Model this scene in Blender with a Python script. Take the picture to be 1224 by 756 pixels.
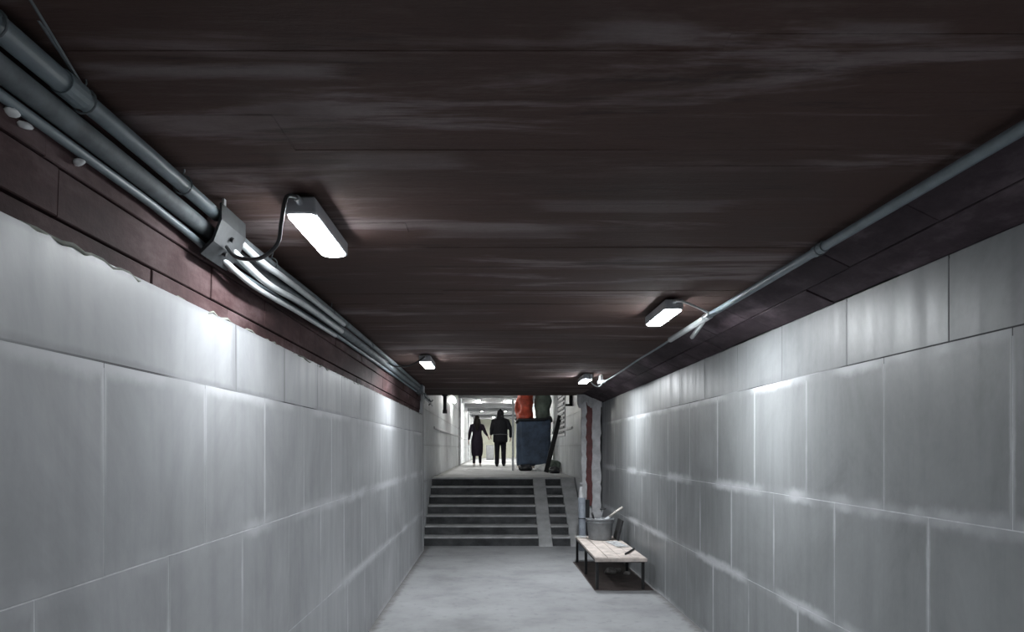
import bpy, bmesh, math, random
from mathutils import Vector, Matrix, noise
random.seed(7)
for o in list(bpy.data.objects): bpy.data.objects.remove(o)
S = bpy.context.scene
COL = S.collection
# ---------------------------------------------------------------- camera, world, exposure
CAM_Z = 1.575; F = 884.0; VPX, VPY = 590.0, 537.0
cam = bpy.data.objects.new('camera', bpy.data.cameras.new('camera')); COL.objects.link(cam)
cam.location = (0, 0, CAM_Z); cam.rotation_euler = (math.pi/2, 0, 0)
cam.data.sensor_width = 36; cam.data.lens = F*36/1224
cam.data.shift_x = (612-VPX)/1224; cam.data.shift_y = (VPY-378)/1224
cam.data.clip_start = 0.02; cam.data.clip_end = 200
S.camera = cam
w = bpy.data.worlds.new('world'); S.world = w; w.use_nodes = True
w.node_tree.nodes['Background'].inputs[0].default_value = (0.02, 0.022, 0.026, 1)
w.node_tree.nodes['Background'].inputs[1].default_value = 0.3
S.view_settings.view_transform = 'Standard'; S.view_settings.look = 'None'
S.view_settings.gamma = 1; S.view_settings.use_curve_mapping = False
S.view_settings.exposure = 0.58
LAMP = 115.0            # radiance of the tunnel lamps' diffusers
HALL = 175.0            # lamps in the upper passage

# ---------------------------------------------------------------- layout constants (metres)
XL, XR = -1.08, 1.81          # faces of the lined walls
TL, TR = 2.10, 2.35           # tops of the lining
ZC = 2.50                     # tunnel ceiling
YB, YLE, YCE = -6.0, 11.25, 12.78
ST_Y, ST_H, ST_T, NST = 12.0, 0.1486, 0.30, 7
UP = ST_H*NST                 # upper floor level
YU = ST_Y+ST_T*(NST-1)        # top nosing
XUL, XUR, ZU, YE = -1.15, 1.52, 3.40, 44.0

# ---------------------------------------------------------------- materials
class NT:
    def __init__(s, name):
        s.m = bpy.data.materials.new(name); s.m.use_nodes = True
        s.t = s.m.node_tree; s.n = s.t.nodes; s.b = s.n['Principled BSDF']
    def new(s, ty, **kw):
        x = s.n.new(ty)
        for k, v in kw.items(): setattr(x, k, v)
        return x
    def link(s, a, b): s.t.links.new(a, b)
    def pos(s, scale=(1,1,1), obj=False):
        g = s.new('ShaderNodeTexCoord').outputs['Object'] if obj else s.new('ShaderNodeNewGeometry').outputs['Position']
        mp = s.new('ShaderNodeMapping'); mp.inputs['Scale'].default_value = scale
        s.link(g, mp.inputs['Vector']); return mp.outputs[0]
    def noise(s, scale=5, detail=4, rough=.6, stretch=(1,1,1), obj=False, dist=0):
        nz = s.new('ShaderNodeTexNoise'); s.link(s.pos(stretch, obj), nz.inputs['Vector'])
        nz.inputs['Scale'].default_value = scale; nz.inputs['Detail'].default_value = detail
        nz.inputs['Roughness'].default_value = rough; nz.inputs['Distortion'].default_value = dist
        return nz.outputs['Fac']
    def ramp(s, fac, stops):
        r = s.new('ShaderNodeValToRGB'); e = r.color_ramp.elements
        while len(e) < len(stops): e.new(.5)
        for i, (p, c) in enumerate(stops):
            e[i].position = p; e[i].color = (*c, 1) if len(c) == 3 else c
        s.link(fac, r.inputs[0]); return r.outputs[0]
    def mix(s, fac, a, b, mode='MIX'):
        x = s.new('ShaderNodeMix', data_type='RGBA', blend_type=mode)
        for sock, v in ((x.inputs[0], fac), (x.inputs[6], a), (x.inputs[7], b)):
            if isinstance(v, (int, float)): sock.default_value = v
            elif isinstance(v, tuple): sock.default_value = (*v, 1)
            else: s.link(v, sock)
        return x.outputs[2]
    def math(s, op, a, b=0.0, clamp=False):
        x = s.new('ShaderNodeMath', operation=op, use_clamp=clamp)
        for sock, v in ((x.inputs[0], a), (x.inputs[1], b)):
            if isinstance(v, (int, float)): sock.default_value = v
            else: s.link(v, sock)
        return x.outputs[0]
    def maprange(s, v, a, b, c=0.0, d=1.0):
        x = s.new('ShaderNodeMapRange', interpolation_type='SMOOTHSTEP')
        s.link(v, x.inputs[0])
        for i, k in enumerate((a, b, c, d)): x.inputs[i+1].default_value = k
        return x.outputs[0]
    def bump(s, h, strength=.3, dist=.01):
        b = s.new('ShaderNodeBump'); b.inputs['Strength'].default_value = strength; b.inputs['Distance'].default_value = dist
        s.link(h, b.inputs['Height']); s.link(b.outputs[0], s.b.inputs['Normal'])
    def col(s, c):
        if isinstance(c, tuple): s.b.inputs['Base Color'].default_value = (*c, 1)
        else: s.link(c, s.b.inputs['Base Color'])
    def rough(s, r):
        if isinstance(r, (int, float)): s.b.inputs['Roughness'].default_value = r
        else: s.link(r, s.b.inputs['Roughness'])

def simple(name, c, rough=.6, metal=0, var=.25, scale=12, bump=.15):
    t = NT(name); f = t.noise(scale, 5, .6, obj=True)
    lo = tuple(x*(1-var) for x in c); hi = tuple(min(1, x*(1+var)) for x in c)
    t.col(t.ramp(f, [(.3, lo), (.7, hi)])); t.rough(rough); t.b.inputs['Metallic'].default_value = metal
    if bump: t.bump(f, bump, .004)
    return t.m

def panel_mat(name, wdt, hgt, dark, base=(.30, .307, .318)):
    """skim-coated lining panel: cloudy grey, vertical trowel streaks, smeared joint filler near the edges"""
    t = NT(name)
    g = t.new('ShaderNodeTexCoord').outputs['Generated']
    sp = t.new('ShaderNodeSeparateXYZ'); t.link(g, sp.inputs[0])
    def edge(o, size):
        return t.math('MULTIPLY', t.math('SUBTRACT', .5, t.math('ABSOLUTE', t.math('SUBTRACT', o, .5))), size)
    ey, ez = edge(sp.outputs[1], wdt), edge(sp.outputs[2], hgt)
    nz = t.noise(7, 5, .65)
    d = t.math('MINIMUM', t.math('MULTIPLY', ey, 2.8), ez)
    d = t.math('ADD', d, t.math('MULTIPLY', t.math('SUBTRACT', nz, .5), .07))
    sm = t.maprange(d, .006, .058, 1, 0)
    patch = t.maprange(t.noise(1.1, 3, .5), .40, .58, .08, 1)
    sm = t.math('MULTIPLY', sm, patch)
    cloud = t.noise(1.3, 6, .66, (1, 1, .8), dist=.6)
    streak = t.noise(4, 4, .6, (1, 2.2, .22))
    fine = t.noise(30, 4, .6)
    lo = tuple(x*.68 for x in base); hi = tuple(x*1.28 for x in base)
    c = t.ramp(cloud, [(.28, lo), (.5, base), (.74, hi)])
    c = t.mix(t.maprange(streak, .45, .75, 0, .26), c, (base[0]*.62, base[1]*.63, base[2]*.65))
    ri = t.new('ShaderNodeObjectInfo').outputs['Random']
    c = t.mix(t.math('MULTIPLY', ri, .22), c, (base[0]*.6, base[1]*.62, base[2]*.62))
    c = t.mix(t.math('MULTIPLY', fine, .12), c, (.45, .45, .47))
    if dark: c = t.mix(t.math('MULTIPLY', sm, .45), c, (.12, .125, .135))
    else: c = t.mix(t.math('MULTIPLY', sm, .8), c, (.50, .51, .53))
    t.col(c)
    t.rough(t.maprange(streak, .3, .75, .42, .54))
    t.bump(t.math('ADD', t.math('MULTIPLY', cloud, .6), t.math('MULTIPLY', fine, .12)), .35, .01)
    return t.m

def mk_ceiling():
    t = NT('stained_board_marked_concrete')
    a = t.noise(1.0, 6, .66, (.55, 3.6, 1), dist=.5)
    b = t.noise(1.0, 7, .70, (1.2, 9, 1))
    patch = t.noise(.9, 4, .6, (.8, 1.2, 1))
    fine = t.noise(40, 5, .7)
    c = t.ramp(patch, [(.35, (.050, .027, .022)), (.55, (.078, .045, .038)), (.70, (.090, .060, .055))])
    g1 = t.math('MULTIPLY', t.maprange(a, .50, .62, 0, 1), t.maprange(patch, .40, .58, .1, 1))
    c = t.mix(t.math('MULTIPLY', g1, .85), c, (.22, .178, .178))
    g2 = t.maprange(b, .56, .72, 0, .5)
    c = t.mix(g2, c, (.14, .108, .102))
    c = t.mix(t.maprange(b, .44, .30, 0, .6), c, (.018, .012, .011))
    # a few pale lime stains where boards were struck
    sp = t.new('ShaderNodeSeparateXYZ'); t.link(t.pos(), sp.inputs[0])
    for (x0, x1, y0, y1, k) in ((-1.02, -.34, 1.765, 1.855, .8), (.18, .46, 1.60, 1.70, .55), (.74, 1.0, 1.60, 1.665, .6), (-.55, -.1, 2.30, 2.45, .35), (.15, .9, 2.75, 2.90, .4), (-.3, .35, 3.05, 3.25, .35)):
        dx = t.math('SUBTRACT', (x1-x0)/2, t.math('ABSOLUTE', t.math('SUBTRACT', sp.outputs[0], (x0+x1)/2)))
        dy = t.math('SUBTRACT', (y1-y0)/2, t.math('ABSOLUTE', t.math('SUBTRACT', sp.outputs[1], (y0+y1)/2)))
        dd = t.math('MINIMUM', t.math('MULTIPLY', dx, .28), dy)
        dd = t.math('ADD', dd, t.math('MULTIPLY', t.math('SUBTRACT', b, .5), .10))
        c = t.mix(t.maprange(dd, -.012, .03, 0, k*.8), c, (.24, .205, .205))
    c = t.mix(t.math('MULTIPLY', fine, .35), c, (.026, .017, .014))
    t.col(c); t.rough(t.maprange(patch, .3, .7, .72, .9)); t.b.inputs['Specular IOR Level'].default_value = .25
    t.bump(t.math('ADD', b, t.math('MULTIPLY', fine, .3)), .35, .012)
    return t.m

def mk_maroon(name, base, stain):
    t = NT(name)
    a = t.noise(3, 6, .65, (1, .5, 1.4)); b = t.noise(22, 5, .65)
    ri = t.new('ShaderNodeObjectInfo').outputs['Random']
    c = t.ramp(a, [(.36, tuple(x*.42 for x in base)), (.50, base), (.66, stain)])
    c = t.mix(t.math('MULTIPLY', ri, .5), c, tuple(x*.45 for x in base))
    c = t.mix(t.math('MULTIPLY', b, .4), c, tuple(x*.3 for x in base))
    t.col(c); t.rough(.82); t.b.inputs['Specular IOR Level'].default_value = .2; t.bump(t.math('ADD', a, t.math('MULTIPLY', b, .5)), .5, .01)
    return t.m

def mk_floor(name, base):
    t = NT(name)
    a = t.noise(1.3, 6, .6); b = t.noise(9, 6, .7); g = t.noise(60, 3, .6)
    c = t.ramp(a, [(.3, tuple(x*.72 for x in base)), (.5, base), (.72, tuple(x*1.18 for x in base))])
    c = t.mix(t.maprange(b, .52, .7, 0, .5), c, tuple(x*.6 for x in base))
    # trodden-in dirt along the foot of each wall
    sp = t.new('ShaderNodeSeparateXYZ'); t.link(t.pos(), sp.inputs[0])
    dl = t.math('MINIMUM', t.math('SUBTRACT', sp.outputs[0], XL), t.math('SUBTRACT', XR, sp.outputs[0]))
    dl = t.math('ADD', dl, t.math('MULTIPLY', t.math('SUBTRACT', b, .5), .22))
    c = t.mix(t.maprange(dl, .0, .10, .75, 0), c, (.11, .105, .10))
    t.col(c); t.rough(.72); t.bump(t.math('ADD', b, t.math('MULTIPLY', g, .4)), .25, .006)
    return t.m

def emit(name, c, s):
    t = NT(name); t.col((.9, .9, .9)); t.b.inputs['Emission Color'].default_value = (*c, 1)
    t.b.inputs['Emission Strength'].default_value = s; t.rough(.3); return t.m

M = {}
M['ceiling'] = mk_ceiling()
M['maroon'] = mk_maroon('maroon_painted_stone', (.080, .043, .044), (.185, .128, .132))
M['maroon_r'] = mk_maroon('plum_painted_stone', (.062, .044, .053), (.16, .128, .142))
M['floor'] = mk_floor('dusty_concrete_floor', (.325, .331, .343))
M['floor_up'] = mk_floor('landing_concrete', (.36, .36, .37))
M['pl_light'] = panel_mat('lining_panel_light_joints', .72, .6, False)
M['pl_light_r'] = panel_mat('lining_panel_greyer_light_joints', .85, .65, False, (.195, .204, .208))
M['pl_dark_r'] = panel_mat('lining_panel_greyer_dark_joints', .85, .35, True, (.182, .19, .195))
M['pl_dark'] = panel_mat('lining_panel_dark_joints', .72, .6, True, (.30, .307, .318))
M['mortar'] = simple('pale_joint_filler', (.48, .49, .51), .8)
t_ = NT('half_filled_joint'); t_.rough(.9)
t_.col(t_.ramp(t_.noise(.75, 3, .6), [(.42, (.06, .06, .065)), (.53, (.30, .305, .315))])); M['mortar_dk'] = t_.m
M['hall'] = panel_mat('white_hall_cladding', 1.2, .6, False, (.66, .68, .70))
M['hall_warm'] = simple('cream_end_wall', (.78, .78, .66), .5, 0, .08, 2)
M['hall_ceil'] = simple('grey_painted_soffit', (.27, .27, .28), .7, 0, .25, 2)
M['tread'] = simple('pale_stone_tread', (.42, .42, .425), .7, 0, .25, 6)
M['riser'] = mk_maroon('dark_granite_riser', (.085, .088, .092), (.15, .15, .155))
M['ramp'] = simple('rough_ramp_concrete', (.42, .425, .43), .8, 0, .22, 5)
M['pipe'] = simple('blue_grey_plastic_pipe', (.15, .185, .205), .5, 0, .2, 9)
M['pipe_old'] = simple('dusty_grey_sheath', (.12, .138, .148), .7, 0, .35, 14)
M['cable_w'] = simple('pale_grey_cable', (.45, .475, .48), .45, 0, .15, 8)
M['cable_d'] = simple('dark_rubber_cable', (.035, .035, .038), .5, 0, .2, 8, 0)
M['galv'] = simple('galvanised_steel', (.50, .52, .54), .38, .7, .2, 20)
M['clamp'] = simple('dull_steel_clamp', (.032, .035, .038), .55, .3, .3, 20)
M['lamp_body'] = simple('grey_lamp_housing', (.33, .34, .36), .5, 0, .15, 8, 0)
for nm_, k_ in (('lamp', 1.0), ('lamp_dim', .75), ('lamp_strong', 1.6)): M[nm_] = emit(nm_+'_diffuser', (.93, .97, 1.0), LAMP*k_)
M['hall_fill'] = emit('dim_hall_lamp_diffuser', (1, 1, .95), HALL*.45)
M['hall_lamp'] = emit('hall_lamp_diffuser', (1.0, 1.0, .93), HALL)
M['plaster'] = simple('flaking_white_plaster', (.66, .66, .68), .8, 0, .22, 7, .4)
M['red_post'] = simple('oxide_red_paint', (.15, .045, .045), .55, 0, .35, 9)
M['steel_dk'] = simple('blackened_steel', (.018, .018, .02), .5, .3, .3, 15)
M['board'] = simple('dusty_ply_board', (.54, .475, .435), .75, 0, .3, 9)
M['bucket'] = simple('grey_bucket_plastic', (.19, .20, .21), .5, 0, .25, 9)
M['pale'] = simple('pale_dusty_paper', (.72, .73, .74), .8, 0, .1, 9)
M['wood'] = simple('pale_wood_handle', (.50, .47, .43), .7, 0, .2, 14)
M['debris'] = simple('crumbled_plaster', (.34, .33, .32), .9, 0, .4, 18, .5)
M['roll'] = simple('blue_grey_roll', (.30, .33, .38), .65, 0, .25, 9)
M['olive'] = simple('olive_sealing_foam', (.17, .18, .155), .85, 0, .35, 16, .5)
M['tarp'] = simple('navy_tarpaulin', (.045, .068, .11), .45, 0, .5, 5, .4)
M['tarp_dk'] = simple('black_rim', (.012, .013, .017), .5, 0, .3, 6)
M['red'] = simple('orange_red_tarpaulin', (.50, .075, .04), .6, 0, .5, 6, .4)
M['sage'] = simple('grey_green_sack', (.12, .15, .125), .8, 0, .5, 6, .4)
M['char'] = simple('charcoal_board', (.016, .016, .018), .7, 0, .3, 9)
M['skin'] = simple('skin', (.34, .20, .15), .55, 0, .08, 20, 0)
M['black_cloth'] = simple('black_jacket_cloth', (.007, .007, .009), .85, 0, .3, 25)
M['trouser'] = simple('black_trouser_cloth', (.006, .006, .009), .85, 0, .3, 25)
M['dress'] = simple('plum_black_dress_cloth', (.011, .008, .014), .8, 0, .3, 20)
M['hair'] = simple('dark_hair', (.009, .007, .006), .5, 0, .3, 60)
M['shoe_b'] = simple('black_shoes', (.007, .007, .007), .4, 0, .2, 20)
M['shoe_w'] = simple('pale_shoes', (.45, .43, .42), .5, 0, .2, 20)
M['belt'] = simple('grey_reflective_band', (.06, .06, .065), .4, 0, .1, 20)
M['grey_box'] = simple('grey_sheet_metal', (.17, .175, .185), .5, .2, .2, 8)

for k_ in ('black_cloth', 'trouser', 'dress', 'hair', 'shoe_b'): M[k_].node_tree.nodes['Principled BSDF'].inputs['Specular IOR Level'].default_value = .12
# ---------------------------------------------------------------- helpers
ORG = {}
def link(name, data, parent=None, loc=(0,0,0), world=True):
    o = bpy.data.objects.new(name, data); COL.objects.link(o)
    L = Vector(loc)
    if parent is not None:
        o.parent = parent; o.location = L - ORG[parent.name]
    else: o.location = L
    ORG[o.name] = L.copy()
    return o
def tag(o, label=None, cat=None, group=None, kind=None):
    for k, v in (('label', label), ('category', cat), ('group', group), ('kind', kind)):
        if v: o[k] = v
    return o
def thing(name, loc, label, cat, group=None):
    o = link(name, None, None, loc); o.empty_display_size = .1
    return tag(o, label, cat, group)
def obj(name, bm, mat, parent=None, loc=None, smooth=False):
    """bm is in world coordinates; the object's origin goes to loc (or the parent's origin)"""
    if loc is None: loc = ORG[parent.name] if parent is not None else Vector((0,0,0))
    loc = Vector(loc)
    bmesh.ops.translate(bm, verts=bm.verts, vec=-loc)
    bmesh.ops.recalc_face_normals(bm, faces=bm.faces)
    me = bpy.data.meshes.new(name); bm.to_mesh(me); bm.free()
    me.materials.append(mat if not isinstance(mat, str) else M[mat])
    if smooth:
        for p in me.polygons: p.use_smooth = True
    return link(name, me, parent, loc)
def box(x0, x1, y0, y1, z0, z1, bev=0, bm=None, seg=1):
    b = bmesh.new()
    bmesh.ops.create_cube(b, size=1)
    for v in b.verts:
        v.co = Vector(((x0+x1)/2+v.co.x*(x1-x0), (y0+y1)/2+v.co.y*(y1-y0), (z0+z1)/2+v.co.z*(z1-z0)))
    if bev: bmesh.ops.bevel(b, geom=b.edges[:], offset=bev, segments=seg, profile=.5, affect='EDGES')
    return merge(bm, b)
def merge(bm, b):
    if bm is None: return b
    me = bpy.data.meshes.new('t'); b.to_mesh(me); b.free(); bm.from_mesh(me); bpy.data.meshes.remove(me); return bm
def prism(pts, y0, y1, bm=None, axis='y'):
    """polygon in (x,z) extruded along y"""
    b = bmesh.new()
    def P(a, c, y): return (a, y, c) if axis == 'y' else (y, a, c)
    A = [b.verts.new(P(a, c, y0)) for a, c in pts]; B = [b.verts.new(P(a, c, y1)) for a, c in pts]
    b.faces.new(A); b.faces.new(B[::-1]); n = len(pts)
    for i in range(n): b.faces.new((A[i], A[(i+1)%n], B[(i+1)%n], B[i]))
    return merge(bm, b)
def smooth_path(pts, n=6):
    P = [Vector(p) for p in pts]
    if len(P) < 3: return P
    out = []
    for i in range(len(P)-1):
        a, b, c, d = P[max(i-1,0)], P[i], P[i+1], P[min(i+2,len(P)-1)]
        for k in range(n):
            t = k/n
            out.append(.5*((2*b)+(c-a)*t+(2*a-5*b+4*c-d)*t*t+(3*b-a-3*c+d)*t**3))
    out.append(P[-1]); return out
def tube(pts, r, seg=8, bm=None, sx=1.0, caps=True):
    """tube along pts; r a number or a list of radii; sx flattens the second axis"""
    b = bmesh.new(); P = [Vector(p) for p in pts]; n = len(P)
    R = r if isinstance(r, (list, tuple)) else [r]*n
    T = [(P[min(i+1,n-1)]-P[max(i-1,0)]).normalized() for i in range(n)]
    u = T[0].orthogonal().normalized()
    if abs(T[0].z) > .7:
        u = (Vector((1,0,0))-T[0]*T[0].x).normalized()
    rings = []
    for i in range(n):
        u = (u-T[i]*u.dot(T[i])).normalized(); v = T[i].cross(u)
        rings.append([b.verts.new(P[i]+(u*math.cos(a)+v*math.sin(a)*sx)*R[i]) for a in (2*math.pi*k/seg for k in range(seg))])
    for i in range(n-1):
        for k in range(seg):
            b.faces.new((rings[i][k], rings[i][(k+1)%seg], rings[i+1][(k+1)%seg], rings[i+1][k]))
    if caps: b.faces.new(rings[0][::-1]); b.faces.new(rings[-1])
    return merge(bm, b)
def loft(rings, bm=None, seg=20):
    """rings: (cx, cy, z, rx, ry)"""
    b = bmesh.new(); V = []
    for cx, cy, z, rx, ry in rings:
        V.append([b.verts.new((cx+rx*math.cos(a), cy+ry*math.sin(a), z)) for a in (2*math.pi*k/seg for k in range(seg))])
    for i in range(len(V)-1):
        for k in range(seg): b.faces.new((V[i][k], V[i][(k+1)%seg], V[i+1][(k+1)%seg], V[i+1][k]))
    b.faces.new(V[0][::-1]); b.faces.new(V[-1]); return merge(bm, b)
def ball(c, r, bm=None, sub=2):
    b = bmesh.new(); bmesh.ops.create_icosphere(b, subdivisions=sub, radius=1)
    r = r if isinstance(r, tuple) else (r, r, r)
    for v in b.verts: v.co = Vector((c[0]+v.co.x*r[0], c[1]+v.co.y*r[1], c[2]+v.co.z*r[2]))
    return merge(bm, b)
def rough_up(bm, amp, freq, seed=0):
    for v in bm.verts:
        p = v.co*freq+Vector((seed*3.1, seed*1.7, seed*.9))
        v.co += noise.noise_vector(p)*amp
    return bm
def lump(c, r, amp, freq, seed, sub=3):
    b = ball((0,0,0), r, None, sub); rough_up(b, amp, freq, seed)
    zmin = min(v.co.z for v in b.verts)
    zf = -r[2]*.62
    for v in b.verts:
        if v.co.z < zf: v.co.z = zf
    for v in b.verts: v.co += Vector((c[0], c[1], c[2]-zf))
    return b
def remesh(bm, voxel, smooth=2):
    me = bpy.data.meshes.new('t'); bm.to_mesh(me); bm.free()
    o = bpy.data.objects.new('t', me); COL.objects.link(o)
    md = o.modifiers.new('r', 'REMESH'); md.mode = 'VOXEL'; md.voxel_size = voxel
    ms = o.modifiers.new('s', 'SMOOTH'); ms.factor = .5; ms.iterations = smooth
    dg = bpy.context.evaluated_depsgraph_get(); dg.update()
    out = bpy.data.meshes.new_from_object(o.evaluated_get(dg))
    b = bmesh.new(); b.from_mesh(out)
    bpy.data.objects.remove(o); bpy.data.meshes.remove(me); bpy.data.meshes.remove(out)
    return b

# ================================================================ STRUCTURE
# floors
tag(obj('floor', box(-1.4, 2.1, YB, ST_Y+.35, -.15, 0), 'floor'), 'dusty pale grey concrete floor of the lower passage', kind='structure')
tag(obj('floor', box(-1.5, 1.9, YU+.021, YE+.3, UP-.5, UP), 'floor_up', loc=(0, YU, UP)), 'grey concrete landing floor beyond the top of the steps', kind='structure')

# ceiling: board-marked soffit, each board strip at its own level
b = bmesh.new(); y = YB; rr = random.Random(3)
while y < YCE-1e-4:
    y1 = min(y+rr.choice((.07, .1, .13, .18, .24, .3)), YCE)
    if YCE-y1 < .05: y1 = YCE
    xs = [-1.40]+([rr.uniform(-.9, 1.3)] if rr.random() < .55 else [])+[2.10]
    for i in range(len(xs)-1):
        z = ZC+rr.uniform(0, .0025)
        box(xs[i], xs[i+1], y, y1, z, ZC+.06, 0, b)
    y = y1
box(-1.40, 2.10, YB, YCE, ZC+.06, ZU+.1, 0, b)
ceil = tag(obj('ceiling', b, 'ceiling'), 'low dark brown board-marked concrete ceiling with grey streaks', kind='structure')

# lined walls: a backing with one child per panel
def panel_mesh(wd, ht, mat):
    b = box(-.016, .016, -wd/2, wd/2, -ht/2, ht/2, .001)
    bmesh.ops.recalc_face_normals(b, faces=b.faces)
    me = bpy.data.meshes.new('panel'); b.to_mesh(me); b.free(); me.materials.append(mat); return me
def lined_wall(name, label, x, side, rows, width, offs, y0, y1, ztop, matf, backs, plain=None):
    bb = bmesh.new()
    d = .0006; t = .25
    root = None
    # backing in two heights: pale filled joints below, dark open joints above
    zs = backs[0]
    xa, xb = (x-t, x-d) if side < 0 else (x+d, x+t)
    root = tag(obj(name, box(xa, xb, y0, y1, 0, zs), backs[1], loc=(x, y0, 0)), label, kind='structure')
    obj('joint_backing', box(xa, xb, y0, y1, zs, ztop-.02), backs[2], root)
    cache = {}
    for ri, (z0, z1) in enumerate(rows):
        yy = y0; first = True
        k = math.floor((y0-offs[ri])/width)
        cuts = [y0]
        while True:
            k += 1; c = offs[ri]+k*width
            if c >= y1-.08: break
            if plain and ri == len(rows)-1 and c < plain and k % 3: continue   # joint plastered over here
            if c > y0+.08: cuts.append(c)
        cuts.append(y1)
        for a, c in zip(cuts, cuts[1:]):
            g = .007 if ri == len(rows)-1 else .003
            wd, ht = round(c-a-g, 3), round(z1-z0-g, 3)
            key = (wd, ht, ri)
            if key not in cache: cache[key] = panel_mesh(wd, ht, matf(ri))
            px = x+.016*(1 if side > 0 else -1)
            jit = random.uniform(-.0004, .0004)*side
            link('panel', cache[key], root, (px-jit, (a+c)/2, (z0+z1)/2))
    return root
wl = lined_wall('wall_left', 'left passage wall lined with cloudy grey panels', XL, -1,
    [(0, .61), (.61, 1.22), (1.22, 1.815), (1.815, TL)], .72, [2.60, 2.46, 2.05, 3.10], YB, YLE, TL,
    lambda r: M['pl_dark'] if r == 3 else M['pl_light'], (1.80, 'mortar', 'mortar_dk'), 3.0)
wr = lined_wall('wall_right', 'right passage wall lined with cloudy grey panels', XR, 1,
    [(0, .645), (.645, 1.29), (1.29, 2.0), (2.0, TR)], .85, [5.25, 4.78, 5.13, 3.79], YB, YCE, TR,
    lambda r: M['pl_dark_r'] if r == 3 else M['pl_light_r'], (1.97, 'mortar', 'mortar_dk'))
# crumbly sealing foam along the top of the left lining
pts = []; rad = []; rr = random.Random(5); y = -1.0
while y < YLE:
    pts.append((XL-.006+rr.uniform(-.006, .006), y, TL-.004+rr.uniform(-.012, .006))); rad.append(rr.uniform(.003, .007)); y += .05
obj('sealing_bead', rough_up(tube(pts, rad, 7), .006, 22), 'olive', wl, smooth=True)

# old masonry above the linings: courses of separate blocks
def courses(name, label, x, segs, y0, y1, mat, seed):
    """segs: (bottom (x,z), top (x,z)) per course, face line; each block stands a little proud or back"""
    rr = random.Random(seed)
    nx = 1 if x > 0 else -1
    root = tag(obj(name, box(*((x+.06, x+.30) if nx > 0 else (x-.30, x-.06)), y0, y1, 1.9, ZC+.02), 'mortar_dk', loc=(x, y0, 1.9)), label, kind='structure')
    for (p, q) in segs:
        p, q = Vector(p), Vector(q); u = (q-p).normalized()
        n = Vector((u.y, -u.x))
        if n.x*nx < 0: n = -n           # n points into the masonry
        y = y0
        while y < y1-.05:
            L = min(rr.uniform(.62, 1.05), y1-y)
            if y1-y-L < .2: L = y1-y
            o = rr.uniform(-.004, .004)
            a, c = p+u*.002+n*o, q-u*.002+n*o
            A = [(a.x, a.y), (c.x, c.y), ((c+n*.12).x, (c+n*.12).y), ((a+n*.12).x, (a+n*.12).y)]
            bb = prism(A, y+.002, y+L-.002)
            bmesh.ops.bevel(bb, geom=bb.edges[:], offset=.003, segments=1, affect='EDGES')
            obj('stone_block', bb, mat, root, loc=((a.x+c.x)/2, y+L/2, (a.y+c.y)/2))
            y += L
    return root
courses('wall_left_masonry', 'maroon old masonry courses above the left lining', -1.13,
    [((-1.135, 2.02), (-1.13, 2.17)), ((-1.122, 2.17), (-1.118, 2.30)), ((-1.112, 2.30), (-1.108, 2.505))], YB, 11.9, M['maroon'], 11)
courses('wall_right_masonry', 'sloping plum masonry haunch above the right lining', 1.84,
    [((1.815, 2.35), (1.66, 2.42)), ((1.66, 2.42), (1.485, 2.505))], YB, YCE-.03, M['maroon_r'], 12)
# ledge behind the right lining top, so no gap shows
tag(obj('wall_back', box(-1.4, 2.1, YB-.2, YB, 0, ZC+.05), M['pl_light']), 'grey wall closing the passage behind the camera', kind='structure')

# pillar at the end of the left lining and upper hall walls
tag(obj('trim_1', box(-1.32, XL+.006, YLE, YLE+.16, 0, 2.42, .006), M['pl_light'], loc=(-1.2, YLE, 0)), 'grey plastered end pier closing the left wall', kind='structure')
def hall_wall(name, label, x, side, y0, y1):
    xa, xb = (x-.3, x-.004) if side < 0 else (x+.004, x+.3)
    r = tag(obj(name, box(xa, xb, y0, y1, 0, ZU+.1), 'mortar', loc=(x, y0, 0)), label, kind='structure')
    z = UP-.6*2; cache = {}
    while z < ZU-.01:
        z1 = min(z+.6, ZU); y = y0
        while y < y1-.01:
            ye = min(y+1.2, y1)
            key = (round(ye-y, 3), round(z1-z, 3))
            if key not in cache: cache[key] = panel_mesh(key[0]-.012, key[1]-.012, M['hall'])
            link('panel', cache[key], r, (x+.016*side, (y+ye)/2, (z+z1)/2)); y = ye
        z = z1
    # a projecting dado rail
    obj('dado_rail', box(*((x-.01, x+.025) if side < 0 else (x-.025, x+.01)), max(y0, 14.2), y1, UP+.92, UP+.97, .006), 'plaster', r)
    return r
hall_wall('wall_hall_left', 'white panelled left wall of the upper passage', XUL, -1, YLE+.16, YE)
hall_wall('wall_hall_right', 'white panelled right wall of the upper passage', XUR, 1, YCE+.02, YE)
tag(obj('wall_hall_end', box(-1.5, 1.9, YE, YE+.2, UP, ZU+.1), 'hall_warm', loc=(0, YE, UP)), 'cream lit end wall of the far passage', kind='structure')
hc = tag(obj('ceiling', box(-1.5, 1.9, YCE, YE+.2, ZU, ZU+.15), 'hall_ceil', loc=(0, YCE, ZU)), 'grey ceiling of the upper passage with cross beams', kind='structure')
for k in range(7):
    y = 24+k*2.9
    obj('cross_beam', box(XUL, XUR, y, y+.22, ZU-.16, ZU+.01, .01), 'hall_ceil', hc)
for k, y in enumerate((24.2, 33.0)):
    obj('pilaster', box(XUL-.02, XUL+.07, y, y+.3, UP, ZU, .01), 'plaster', bpy.data.objects['wall_hall_left'])

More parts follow.
